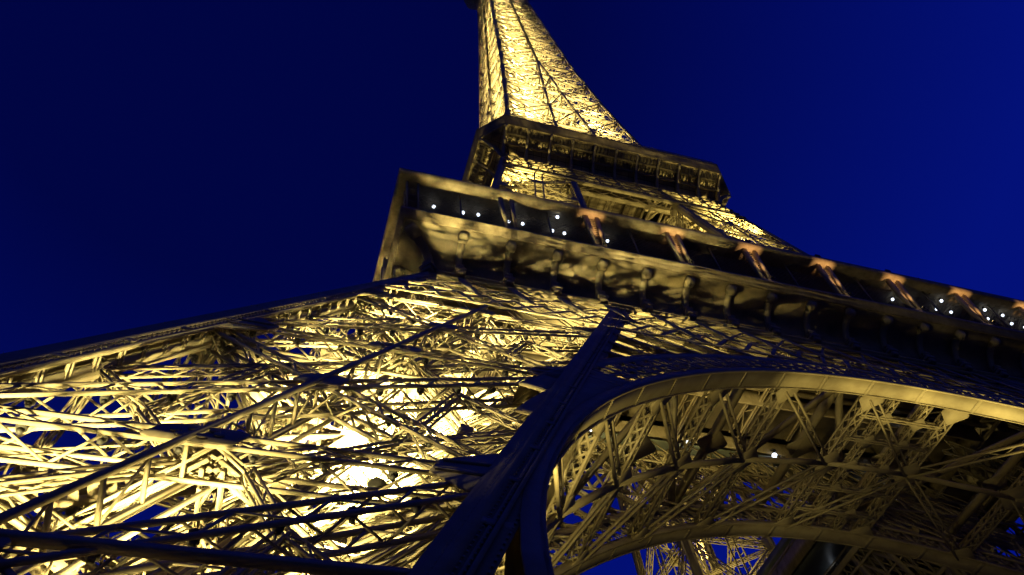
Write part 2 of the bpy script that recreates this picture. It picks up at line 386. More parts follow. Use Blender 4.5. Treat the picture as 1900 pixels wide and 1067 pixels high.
# ================================================================== face girder, spandrel, arch
KS = math.sqrt(1+B0*B0); SC = 9.92; RI = 34.95
def fp(x, z, off=0.0, out=0.0):
    """point of the south face: x along it, height z, off metres inwards (horizontal), out metres along its normal"""
    return V(x, -XL(z)+off, z)+Bf*out
def ap(ang, r, off=0.0, out=0.0):
    a = math.radians(ang); r = r+.6*math.cos(4*a)+max(0, abs(ang)-70)*.022; return fp(r*math.sin(a), (SC+r*math.cos(a))/KS, off, out)
ZB, ZM, ZT = 42.9, 46.4, 53.0
SP = 3.806
def make_main_girder(off, half):
    mb = MB(); n = Bf if off < 5 else -Bf; d = lambda x, z, o=0: fp(x, z, off, 0)-n*o
    def h(z, x0, x1, wd, dp, o=0): mb.bar(d(x0, z, o), d(x1, z, o), wd, dp, n)
    xs = half if half else None
    e = lambda z: (XL(z)-.4) if not half else (XL(z)-LW)
    h(ZB, -e(ZB), e(ZB), .46, .10); h(ZM, -e(ZM), e(ZM), .38, .10); h(ZT-.25, -e(ZT), e(ZT), .55, .55); h(51.6, -e(51.6), e(51.6), .22, .3)
    h(ZB+.1, -e(ZB), e(ZB), .22, .12, 1.5); h(ZM, -e(ZM), e(ZM), .2, .12, 1.5); h(49.4, -e(49), e(49), .2, .2, .1)
    K = int(round(2*XL(ZB)/SP)); 
    def xlat(z0, z1, nx, o, w, jag=True):
        a = (z0+z1)/2; X0 = e(a); bw = 2*X0/nx
        for i in range(nx):
            x0, x1 = -X0+i*bw, -X0+(i+1)*bw
            s0, s1 = e(z0)/X0, e(z1)/X0
            mb.bar(d(x0*s0, z0, o), d(x1*s1, z1, o), w, .05, n); mb.bar(d(x1*s0, z0, o+.06), d(x0*s1, z1, o+.06), w, .05, n)
    xlat(ZB, ZM, 36, .0, .30); xlat(ZB, ZM, 18, 1.4, .16)
    xlat(ZM, 51.6, 18, .05, .22); xlat(ZM, 49.4, 36, .3, .14); xlat(49.4, 51.6, 36, .35, .13); xlat(ZM, 51.6, 18, 1.4, .16)
    xlat(51.6, ZT, 40, .1, .16)
    g = mb.build('main_girder', IRON, tower)
    for i in range(-8 if not half else -4, 9 if not half else 5):
        x = i*SP
        m = MB(); zt = 52.8; zb = ZM if abs(i) > 4 or True else ZB
        m.bar(d(x, zt, -.06), d(x, ZB if i % 2 == 0 and abs(x) < 19 else zb-.6, -.06), .62, .07, n); m.bar(d(x, zt, .15), d(x, zb, .15), .08, .5, n)
        for s_ in (-.25, .25): m.bar(d(x+s_, zt, 1.4), d(x+s_, ZB, 1.4), .09, .09, n)
        m.build('girder_post', IRON, g)
    return g
def arc_strip(mb, r0, r1, a0, a1, off, th, n, k=60):
    """flat curved plate of the arch face, thickness th along -n"""
    vs = []
    for i in range(k+1):
        a = a0+(a1-a0)*i/k
        for r in (r0, r1):
            p = ap(a, r, off); vs += [p, p-n*th]
    fs = []
    for i in range(k):
        o = i*4; q = o+4
        fs += [(o, q, q+2, o+2), (o+1, o+3, q+3, q+1), (o, o+1, q+1, q), (o+2, q+2, q+3, o+3)]
    fs += [(0, 2, 3, 1), (k*4, k*4+1, k*4+3, k*4+2)]
    mb.poly(vs, fs)
def soffit(mb, r, a0, a1, off0, off1, th, k=72):
    vs = []
    for i in range(k+1):
        a = a0+(a1-a0)*i/k
        for rr in (r, r+th):
            vs += [ap(a, rr, off0), ap(a, rr, off1)]
    fs = []
    for i in range(k):
        o = i*4; q = o+4
        fs += [(o, o+1, q+1, q), (o+2, q+2, q+3, o+3), (o, q, q+2, o+2), (o+1, o+3, q+3, q+1)]
    mb.poly(vs, fs)
AMAX = 86
def make_arch_rib(off, name='arch_rib'):
    mb = MB(); fr = off < 5; n = Bf if fr else -Bf; dr = 1 if fr else 1
    soffit(mb, 34.80, -AMAX, AMAX, off, off+1.35, .09)
    # rivet seams and flange lips under the soffit
    for a in range(-84, 85, 7):
        for da in (-.2, .2):
            for e in range(9): p = ap(a+da, 34.8, off+.12+e*.14); mb.bar(p, p+nrm(ap(a, 30, off)-p)*.035, .05, .05, (0, 1, 0))
        p, q = ap(a, 34.77, off+.02), ap(a, 34.77, off+1.33); mb.bar(p, q, .34, .012, ap(a, 30, off)-p)
    for e in range(-168, 169):
        for oo in (.08, 1.27): p = ap(e*.5, 34.8, off+oo); mb.bar(p, p+nrm(ap(e*.5, 30, off+oo)-p)*.035, .05, .05, (0, 1, 0))
    arc_strip(mb, 34.75, 35.35, -AMAX, AMAX, off, .12, n); arc_strip(mb, 37.35, 38.15, -56, 56, off, .12, n)
    arc_strip(mb, 34.75, 35.35, -AMAX, AMAX, off+1.3, .08, n, 48)
    soffit(mb, 37.9, -60, 60, off, off+1.3, .07, 60)
    # lower legs of the arch face turn solid beside the chords
    arc_strip(mb, 35.3, 36.9, -66, -50, off, .10, n, 24); arc_strip(mb, 35.3, 36.9, 50, 66, off, .10, n, 24)
    arc_strip(mb, 36.9, 38.0, -60, -50, off, .10, n, 16); arc_strip(mb, 36.9, 38.0, 50, 60, off, .10, n, 16)
    # lattice between intrados and extrados
    step = 4.35; na = 12
    for i in range(-na, na):
        a0, a1 = i*step, (i+1)*step; am = (a0+a1)/2
        U = lambda a, r, o=0.03: ap(a, r, off)-n*o
        nn = n
        mb.bar(U(a0, 35.2), U(a0, 37.5), .42, .07, nn)
        for f in (.3, .5, .7): mb.bar(U(a0+step*f, 35.2), U(a0+step*(1-f)*.9+step*.05, 37.5), .13, .05, nn)
        mb.bar(U(a0, 36.35), U(a1, 36.35), .16, .05, nn)
        mb.bar(U(a0, 35.3), U(am, 37.4), .15, .05, nn); mb.bar(U(a1, 35.3), U(am, 37.4), .15, .05, nn)
        mb.bar(U(a0, 37.4, .9), U(a1, 35.3, .9), .18, .08, nn)
        c = U(am, 36.35, .02); mb.cyl(c, .28, .06, nn, 8)
        for s_ in (-1, 1): mb.cyl(U(am+s_*step*.27, 36.9, .02), .17, .06, nn, 6); mb.cyl(U(am+s_*step*.27, 35.75, .02), .17, .06, nn, 6)
    rib = mb.build(name, SHEET if False else IRON, tower)
    # radial arcade between the extrados and the bottom of the face girder
    for i in range(-11, 12):
        a = i*step+step/2
        r = 38.1; rt = (ZB*KS-SC)/math.cos(math.radians(a))
        if a < -50 or a > 50 or rt-r < .5: continue
        rr = rt
        # stop at the leg chord
        xlim = XL(ap(a, r)[2])-LW
        while rr > r and abs(ap(a, rr)[0]) > XL(ap(a, rr)[2])-LW+.2: rr -= .1
        if rr-r < .4: continue
        m = MB(); U = lambda aa, q, o=0.0: ap(aa, q, off)-n*o
        m.bar(U(a, r-.1, .02), U(a, rr+.1, .02), .30, .10, n); m.bar(U(a, r-.1, .2), U(a, rr+.1, .2), .10, .35, n)
        k = int((rr-r)/.62)
        for e in range(k):        # scalloped edge
            q = r+.45+e*.62; dd = math.degrees(.24/q); m.cyl(U(a-dd, q, .03), .13, .07, n, 6)
        # rounded head of the opening
        if rr > rt-.2 and rt-r > 1.2:
            h0 = .95
            for sgn in (-1, 1):
                pts = [U(a+sgn*0, rt, .04)]
                for e in range(6):
                    t = e/5*math.pi/2; aa = a+sgn*(step/2)*(1-math.cos(t)); q = (ZB*KS-SC)/math.cos(math.radians(aa))-h0*(1-math.sin(t))
                    pts.append(U(aa, q, .04))
                m.prism(pts if sgn > 0 else pts[::-1], n, .06)
        m.build('arcade_pier', IRON, rib)
    return rib
def gp(mb, c, u, v, n, a, b): plate(mb, c, u, v, n, a, b, .07, .22)
def make_arch_vault():
    """lattice barrel between front and rear ribs"""
    vault = empty('arch_vault', tower)
    A = [-66, -54, -42.3, -30.5, -18.5, -5.5, 5.5, 18.5, 30.5, 42.3, 54, 66]
    o0, om, o1 = 1.5, 7.9, 14.9
    root = MB()
    up = lambda a: nrm(ap(a, 36, 0)-ap(a, 34, 0))
    for a in A[1:-1]:
        # gusset diamonds at mid bay
        u = V(0, 1, 0); v = nrm(ap(a+.1, 35)-ap(a-.1, 35))
        for oo, hs in ((om, .95), (o0+.2, .8), (o1-.2, .8)): root = MB(); gp(root, ap(a, 34.86, oo), nrm(u+v), nrm(u-v), -up(a), hs, hs); root.build('gusset_plate', IRON, vault)
    for i, a in enumerate(A):
        m = MB(); dbl = abs(a) < 10
        girder(m, ap(a, 34.9, o0), ap(a, 34.9, o1), .85, .7, -up(a), .95, .13, .12, X=True, sides=(1, 1, 0, 1)); m.build('transverse_strut', IRON, vault)
        if i+1 < len(A):
            b = A[i+1]; nn = -up((a+b)/2)
            if not dbl or True:
                m = MB(); m.bar(ap(a, 35.0, om), ap(b, 35.0, om), .34, .28, nn); m.build('longitudinal_strut', IRON, vault)
            for (s0, s1) in (((a, o0), (b, om)), ((b, om), (a, o1))) if a < 0 else (((b, o0), (a, om)), ((a, om), (b, o1))):
                m = MB(); ladder(m, ap(s0[0], 34.95, s0[1]), ap(s1[0], 34.95, s1[1]), .5, nn, 30, .13, .07, .16); zig(m, ap(s0[0], 34.98, s0[1]), ap(s1[0], 34.98, s1[1]), .5, nn, 1.0, .07); m.build('diagonal_strut', IRON, vault)
    # the small dense bay at the crown
    m = MB()
    for a in (-2.2, 2.2):
        girder(m, ap(a, 34.9, o0), ap(a, 34.9, o1), .55, .6, (0, 0, -1), .8, .1, .1, X=True)
    for oo in (3.2, 5.4, 7.9, 10.4, 12.8):
        girder(m, ap(-5.5, 34.9, oo), ap(5.5, 34.9, oo), .3, .4, (0, 0, -1), .9, .09, .08)
        for a in (-2.2, 2.2): plate(m, ap(a, 34.8, oo), (1, 1, 0), (1, -1, 0), (0, 0, -1), .5, .5, .06, .2)
    m.build('crown_lattice', IRON, vault)
    # upper layer following the extrados
    m = MB()
    for i, a in enumerate(A):
        m.bar(ap(a, 38.3, o0), ap(a, 38.3, o1), .5, .5, -up(a))
        if i+1 < len(A):
            b = A[i+1]; nn = -up((a+b)/2)
            if i % 2: m.bar(ap(a, 38.3, o0), ap(b, 38.3, o1), .42, .34, nn)
            else: m.bar(ap(b, 38.2, o0), ap(a, 38.2, o1), .42, .3, nn)
    for a in A[1:-1]: plate(m, ap(a, 38.0, om), (1, 1, 0), (1, -1, 0), -up(a), .9, .9, .07, .25)
    m.build('upper_bracing', IRON, vault)
    return vault

# ================================================================== first floor
def ring(mb, prof, ch=0.0, closed=True):
    """sweep profile [(half, z)...] round a square (ch > 0: clipped corners)"""
    vs = []; P = len(prof)
    cs = None
    for hf, z in prof:
        c = ch
        if ch > 0: pts = [(-hf+c, -hf), (hf-c, -hf), (hf, -hf+c), (hf, hf-c), (hf-c, hf), (-hf+c, hf), (-hf, hf-c), (-hf, -hf+c)]
        else: pts = [(-hf, -hf), (hf, -hf), (hf, hf), (-hf, hf)]
        cs = len(pts); vs += [V(x, y, z) for x, y in pts]
    fs = []
    for i in range(P if closed else P-1):
        j = (i+1) % P
        for k in range(cs): l = (k+1) % cs; fs.append((i*cs+k, i*cs+l, j*cs+l, j*cs+k))
    mb.poly(vs, fs)
G = 35.35
def rot4(x, y, k):
    for _ in range(k % 4): x, y = -y, x
    return x, y
def make_first_gallery():
    mb = MB()
    ring(mb, [(32.55, 52.9), (32.65, 53.9), (32.95, 54.8), (33.5, 55.5), (34.3, 55.95), (35.0, 56.05), (35.0, 56.4), (32.2, 56.4), (32.2, 52.9)])
    cav = mb.build('first_gallery', SHEET, tower)
    mb = MB()
    ring(mb, [(35.0, 56.02), (35.18, 56.0), (35.18, 56.25), (35.3, 56.32), (35.3, 56.75), (35.42, 56.82), (35.42, 57.05), (35.0, 57.05)])
    mb.build('frieze', IRON_D, cav)
    mb = MB(); ring(mb, [(34.98, 56.45), (34.98, 56.85), (14.5, 56.85), (14.5, 56.45)]); mb.build('deck', SHEET, cav)
    mb = MB()   # beams under the deck round the central well
    for c in np.arange(-31, 31.1, 6.2):
        for (s0, s1) in ([(-32, -14.5), (14.5, 32)] if abs(c) < 14.5 else [(-32, 32)]):
            girder(mb, (c, s0, 56.4), (c, s1, 56.4), .4, 1.7, (0, 0, 1), 1.8, .2, .14, sides=(0, 1, 0, 0)); mb.bar((s0, c, 56.0), (s1, c, 56.0), .3, .7)
    for hf in (14.5, 18.5, 24): ring(mb, [(hf, 54.3), (hf, 56.4), (hf+.25, 56.4), (hf+.25, 54.3)])
    mb.build('floor_beams', IRON_D, cav)
    mb = MB(); ring(mb, [(14.9, 54.2), (18.3, 54.2), (18.3, 54.28), (14.9, 54.28)]); mb.build('soffit_panel', DECK, cav)
    mb = MB(); ring(mb, [(14.5, 56.85), (14.5, 58.2), (14.55, 58.2), (14.55, 56.85)]); mb.build('well_parapet', DECK, cav)
    # roof over the gallery walk
    mb = MB(); ring(mb, [(35.45, 62.15), (35.62, 62.2), (35.7, 62.75), (35.55, 62.95), (29.2, 63.1), (29.2, 62.35), (34.6, 62.35), (35.0, 62.15)]); mb.build('gallery_roof', IRON_D, cav)
    # pavilion walls behind the walk
    mb = MB()
    ring(mb, [(29.2, 56.9), (29.2, 62.4), (29.0, 62.4), (29.0, 56.9)])
    for k in range(4):
        for i in range(-14, 15):
            x, y = rot4(i*2, -29.3, k); mb.box((x, y, 59.6), (.14, .14, 5.4))
        for z in (58.0, 60.4): 
            a, b = rot4(-29.2, -29.28, k), rot4(29.2, -29.28, k); mb.bar((*a, z), (*b, z), .1, .1)
    mb.build('pavilion_wall', IRON_D, cav)
    # consoles
    def console(diag=False):
        m = MB()
        # side view in (outward distance u, z)
        prof = [(0, 52.95), (.55, 52.95), (.62, 53.35), (.45, 53.5), (.5, 54.3), (.85, 54.9), (1.35, 55.3), (2.0, 55.45), (2.45, 55.95), (1.6, 56.0), (.9, 55.7), (.35, 55.1), (0, 54.4)]
        w = .24
        pts = [V(-w, -32.5-u, z) for u, z in prof]
        m.prism(pts, (-1, 0, 0), 2*w)
        m.cyl((0, -34.55, 55.62), .42, .62, (1, 0, 0), 14); m.cyl((0, -34.55, 55.62), .24, .74, (1, 0, 0), 10); m.cyl((0, -34.55, 55.62), .1, .82, (1, 0, 0), 8)
        m.box((0, -32.95, 53.1), (.85, .9, .3)); m.box((0, -32.9, 53.5), (.7, .7, .14)); m.cyl((0, -33.12, 53.75), .2, .6, (1, 0, 0), 10)
        m.box((0, -33.05, 52.75), (.6, .6, .5))
        return m
    proto = console().build('console', IRON, cav); first = True
    for k in range(4):
        for i in range(-8, 9):
            x, y = rot4(i*SP, 0, k)
            o = proto if first else proto.copy()
            if not first: COL.objects.link(o)
            first = False
            o.parent = cav; o.location = (x, y, 0); o.rotation_euler = (0, 0, k*math.pi/2)
    for k in range(4):
        o = proto.copy(); COL.objects.link(o); o.parent = cav; o.scale = (1.2, 1.0, 1.0)
        r = math.radians(-45)+k*math.pi/2
        d = 11.9
        o.rotation_euler = (0, 0, r); o.location = (0, 0, 0)
        o.scale = (1.25, 1.4, 1.0)
        ox = (34.26*math.sqrt(2))-34.55*1.4
        o.location = (math.sin(r)*ox*1.0, -math.cos(r)*ox*1.0, 0)
    # paired gallery posts
    m = MB()
    for s_ in (-.42, .42):
        m.bar((s_*.85, -35.1, 57.1), (s_*1.2, -35.1, 62.2), .34, .36, (0, 1, 0)); m.bar((s_*1.2, -35.05, 61.9), (s_*2.2, -35.05, 62.2), .08, .2, (0, 1, 0))
    m.box((0, -35.12, 57.15), (1.1, .5, .22))
    for e in range(14):
        z = 57.7+e*.31; m.bar((-.28-.012*e, -35.02, z), (.28+.012*e, -35.02, z+.3), .05, .04, (0, 1, 0)); m.bar((.28+.012*e, -34.98, z), (-.28-.012*e, -34.98, z+.3), .05, .04, (0, 1, 0))
    m.bar((0, -34.9, 60.9), (0, -33.9, 62.2), .1, .1)
    post = m.build('gallery_post', IRON, cav); first = True
    for k in range(4):
        for i in (-7, -5, -3, -1, 1, 3, 5, 7):
            o = post if first else post.copy()
            if not first: COL.objects.link(o)
            first = False
            x, y = rot4(i*SP, 0, k)
            o.parent = cav; o.location = (x, y, 0); o.rotation_euler = (0, 0, k*math.pi/2)
    # corner cages
    m = MB()
    for sx, sy in ((0, 0), (.9, 0), (0, .9), (.9, .9)):
        m.bar((-34.9+sx, -34.9+sy, 57.1), (-34.9+sx, -34.9+sy, 62.2), .13, .13, (1, 0, 0))
    for z in (57.3, 58.0, 59.0, 60.0, 61.0): m.box((-34.45, -34.45, z), (1.0, 1.0, .05))
    m.cyl((-34.45, -34.45, 57.25), .62, .3, (0, 0, 1), 14)
    m.bar((-34.0, -34.0, 61.8), (-32.8, -33.2, 60.4), .08, .08)
    cg = m.build('corner_cage', IRON, cav)
    for k in (1, 2, 3): o = cg.copy(); COL.objects.link(o); o.parent = cav; o.rotation_euler = (0, 0, k*math.pi/2)
    # thin intermediate standards
    m = MB(); m.bar((0, -34.6, 57), (0, -34.6, 62.3), .12, .12, (1, 0, 0)); m.bar((0, -34.6, 61.6), (.9, -34.6, 62.3), .07, .07)
    st = m.build('mesh_standard', IRON_D, cav)
    for k in range(4):
        for i in range(-8, 9, 2):
            o = st if (k, i) == (0, -8) else st.copy()
            if o is not st: COL.objects.link(o); o.parent = cav
            x, y = rot4(i*SP, 0, k); o.location = (x, y, 0); o.rotation_euler = (0, 0, k*math.pi/2)
    # wire mesh net, each side one panel
    m = MB(); p = .42; H = 4.2; z0 = 57.05; n_ = int(2*34.6/p)
    for i in range(-int(H/p), n_):
        x = -34.6+i*p
        xa, za = (x, z0) if x >= -34.6 else (-34.6, z0+(-34.6-x)); xb, zb = x+H, z0+H
        if xb > 34.6: zb -= xb-34.6; xb = 34.6
        m.bar((xa, -34.5, za), (xb, -34.5, zb), .022, .022, (0, 1, 0)); m.bar((-xa, -34.485, za), (-xb, -34.485, zb), .022, .022, (0, 1, 0))
    net = m.build('wire_mesh', IRON_D, cav)
    for k in (1, 2, 3): o = net.copy(); COL.objects.link(o); o.parent = cav; o.rotation_euler = (0, 0, k*math.pi/2)
    # ceiling lamps
    def lamp(x, y, z, r=.11):
        m = MB(); m.cyl((0, 0, r+.12), r*.7, .3, (0, 0, 1), 8); m.cyl((0, 0, r+.3), r*1.3, .06, (0, 0, 1), 10); o = m.build('ceiling_lamp', BLACK); o.location = (x, y, z)
        if z > 60: tag(o, 'small round white lamp under the first gallery roof '+('near its left corner' if x < 0 else 'towards its right end'), 'lamp', 'white lamps under the gallery roof '+('at left' if x < 0 else 'at right'))
        else: tag(o, 'larger round white lamp hanging under the first floor, seen through the arch', 'lamp', 'white lamps under the first floor')
        g = MB(); g.ball((0, 0, 0), r); g.build('lamp_glass', E_WHITE, o, True)
    for x, y in ((-32.3, -33.2), (-29.8, -33.2), (-28.5, -33.3), (-25.9, -34.6), (-24.6, -33.3), (-25.8, -33.2), (-21.9, -33.2), (-20.8, -33.2), (-16.85, -33.3), (-21.9, -34.6),
                 (12.5, -33.3), (14.0, -33.3), (17.5, -34.2), (17.6, -33.2), (19.3, -33.2), (22.6, -34.2), (23.6, -33.3), (24.9, -34.0), (26.5, -33.3), (28.2, -33.2)):
        lamp(x, y, 62.0, .15)
    for x, y, z in ((-4.87*1.06, -20.56*1.0+1.8, 54.0), (3.29+.6, -20.6+1.9, 54.0), (15.8, -25.2, 54.0), (15.5, -18.8, 54.0), (-14.6, -18.6, 54.0), (19.4, -3.8, 54.0)):
        lamp(x, y, z, .26)
    # small beacons on the roof edge
    for x in (-3.6, 3.7, 11.4):
        m = MB(); m.cyl((x, -35.3, 63.1), .12, .3, (0, 0, 1), 8); m.box((x, -35.35, 63.35), (.5, .35, .3)); m.build('roof_camera', BLACK, cav)
    return cav

# ================================================================== middle legs and second floor
def make_middle_leg():
    leg = empty('middle_leg', tower)
    for i in (0, 1):
        for j in (0, 1): mb = MB(); chord_mesh(mb, i, j, 57, 114, XM, IM, .85); mb.build('corner_chord', IRON, leg)
    lv = [58, 70.5, 82.3, 93.2, 103.6]
    for fi, (c0, c1, n0) in enumerate(FACES):
        n = face_n(c0, c1, XM, IM, 80)
        if n@V(*n0, 0) < 0: n = -n
        P = lambda c, z: legpt(*c, z, XM, IM)-n*.08
        ex = nrm(P(c1, 80)-P(c0, 80)); up = nrm((P(c0, 90)+P(c1, 90))-(P(c0, 80)+P(c1, 80)))
        mid = lambda z: (P(c0, z)+P(c1, z))/2
        for k in range(4):
            za, zb = lv[k], lv[k+1]
            m = MB(); girder(m, P(c0, za+.4)+ex*.7, P(c1, zb-.4)-ex*.7, .75, .8, n, 1.2, .14, .11); m.build('cross_brace', IRON, leg)
            m = MB(); girder(m, P(c1, za+.4)-ex*.7-n*.1, P(c0, zb-.4)+ex*.7-n*.1, .75, .8, n, 1.2, .14, .11); m.build('cross_brace', IRON, leg)
            zc = (za+zb)/2
            for pc, a_, b_ in ((mid(zc)+n*.05, .9, .8), (P(c0, zb)+ex+n*.05, .9, .9), (P(c1, zb)-ex+n*.05, .9, .9)): m = MB(); plate(m, pc, ex, up, n, a_, b_, .06, .32); m.build('gusset_plate', IRON, leg)
        for z in lv:
            m = MB(); girder(m, P(c0, z)+ex*.5, P(c1, z)-ex*.5, .8, .8, n, 1.2, .14, .11); m.build('horizontal_girder', IRON, leg)
        m = MB(); ladder(m, mid(58), mid(103.6), 1.1, n, 1.1, .16, .1, .2); m.build('centre_ladder', IRON, leg)
    m = MB()
    for z in lv:
        c = [legpt(i, j, z, XM, IM) for i, j in ((0, 0), (1, 0), (1, 1), (0, 1))]; ctr = sum(c)/4
        for a in range(4): girder(m, c[a]*.95+ctr*.05, ctr, .5, .6, (0, 0, 1), 1.2, .11, .08)
    for (u, v) in ((.38, .38), (.6, .6)):
        pt = lambda z: legpt(0, 0, z, XM, IM)+V(u, v, 0)*IM(z)
        girder(m, pt(58), pt(112), .9, .9, (-1, -1, 0), 1.2, .15, .1)
    m.build('floor_frame', IRON, leg)
    return leg
def make_second_girder():
    mb = MB(); n = nrm(V(0, -1, .228))
    d = lambda x, z, o=0: V(x, -XM(z), z)-n*o
    for z, w_ in ((103.6, .5), (106.6, .35), (110.2, .5), (105.0, .2), (108.4, .2)): mb.bar(d(-XM(z)+.3, z), d(XM(z)-.3, z), w_, .5, n)
    for z0, z1, nx, w_, o in ((103.6, 106.6, 26, .2, 0), (106.6, 110.2, 13, .24, 0), (103.6, 106.6, 13, .14, 1.2), (106.6, 110.2, 26, .12, .4), (103.6, 105., 40, .12, .1), (108.4, 110.2, 30, .12, .2)):
        for i in range(nx):
            a, b = -1+2*i/nx, -1+2*(i+1)/nx
            mb.bar(d(a*XM(z0), z0, o), d(b*XM(z1), z1, o), w_, .05, n); mb.bar(d(b*XM(z0), z0, o+.06), d(a*XM(z1), z1, o+.06), w_, .05, n)
    g = mb.build('upper_face_girder', IRON, tower)
    for i in range(-4, 5):
        m = MB(); m.bar(d(i*3.5, 110.2, -.04), d(i*3.5, 103.8, -.04), .4, .08, n); m.build('girder_post', IRON, g)
    return g
def make_second_gallery():
    mb = MB()
    cav = [(17.0, 109.9), (17.25, 111.0), (17.8, 112.1), (18.7, 113.1), (19.8, 113.9), (20.6, 114.2), (20.6, 114.6), (16.8, 114.6), (16.8, 109.9)]
    ring(mb, cav, 3.0)
    s2 = mb.build('second_gallery', PANEL, tower)
    mb = MB(); ring(mb, [(20.55, 114.15), (20.75, 114.15), (20.75, 114.5), (20.9, 114.6), (20.9, 116.6), (21.02, 116.7), (21.02, 116.9), (20.7, 116.9), (20.6, 116.5)], 3.42); mb.build('fascia', IRON_D, s2)
    mb = MB(); mb.box((0, 0, 114.9), (40, 34, .4)); mb.box((0, 0, 114.89), (34, 40, .38))
    for c in np.arange(-15, 15.1, 3.0):
        mb.bar((c, -16.8, 114.2), (c, 16.8, 114.2), .3, .9); mb.bar((-16.8, c, 114.0), (16.8, c, 114.0), .3, .6)
    mb.build('deck', IRON_D, s2)
    mb = MB(); mb.box((0, 0, 109.9), (12, 32, .12)); mb.box((0, 0, 109.9), (32, 12, .12)) 
    for c in np.arange(-15, 15.1, 3.0): mb.bar((c, -16, 109.6), (c, 16, 109.6), .25, .5); mb.bar((-16, c, 109.55), (16, c, 109.55), .25, .4)
    mb.build('lower_ceiling', PANEL, s2)
    m = MB()
    pr = [(17.05, 109.9), (17.3, 111.0), (17.85, 112.1), (18.75, 113.1), (19.85, 113.85), (20.7, 114.1), (20.7, 113.75), (19.95, 113.35), (19.1, 112.6), (18.4, 111.6), (17.95, 110.6), (17.7, 109.8)]
    m.prism([V(-.17, -u, z) for u, z in pr], (-1, 0, 0), .34)
    rib = m.build('console', IRON, s2); first = True
    for k in range(4):
        for i in range(-5, 6):
            x, y = rot4(i*3.48, 0, k)
            o = rib if first else rib.copy()
            if not first: COL.objects.link(o)
            first = False; o.parent = s2; o.location = (x, y, 0); o.rotation_euler = (0, 0, k*math.pi/2)
    # purlins and joists between the consoles
    m = MB()
    for k in range(4):
        for i in range(-5, 5):
            for z, u in ((112.55, 18.35), (113.6, 19.5)):
                a, b = rot4(i*3.48+.17, -u-.12, k), rot4((i+1)*3.48-.17, -u-.12, k); m.bar((*a, z-.15), (*b, z-.15), .28, .22)
            for e in range(1, 6):
                x = i*3.48+e*3.48/6; a, b = rot4(x, -18.6, k), rot4(x, -20.5, k); m.bar((*a, 112.85), (*b, 114.0), .09, .2)
    m.build('joists', IRON, s2)
    m = MB()   # railing on top
    for k in range(4):
        a, b = rot4(-17.5, -20.7, k), rot4(17.5, -20.7, k); m.bar((*a, 118.0), (*b, 118.0), .08, .08)
        for i in range(-17, 18): x, y = rot4(i, -20.7, k); m.bar((x, y, 116.8), (x, y, 118.0), .05, .05, (1, 0, 0))
    m.build('railing', IRON_D, s2)
    return s2

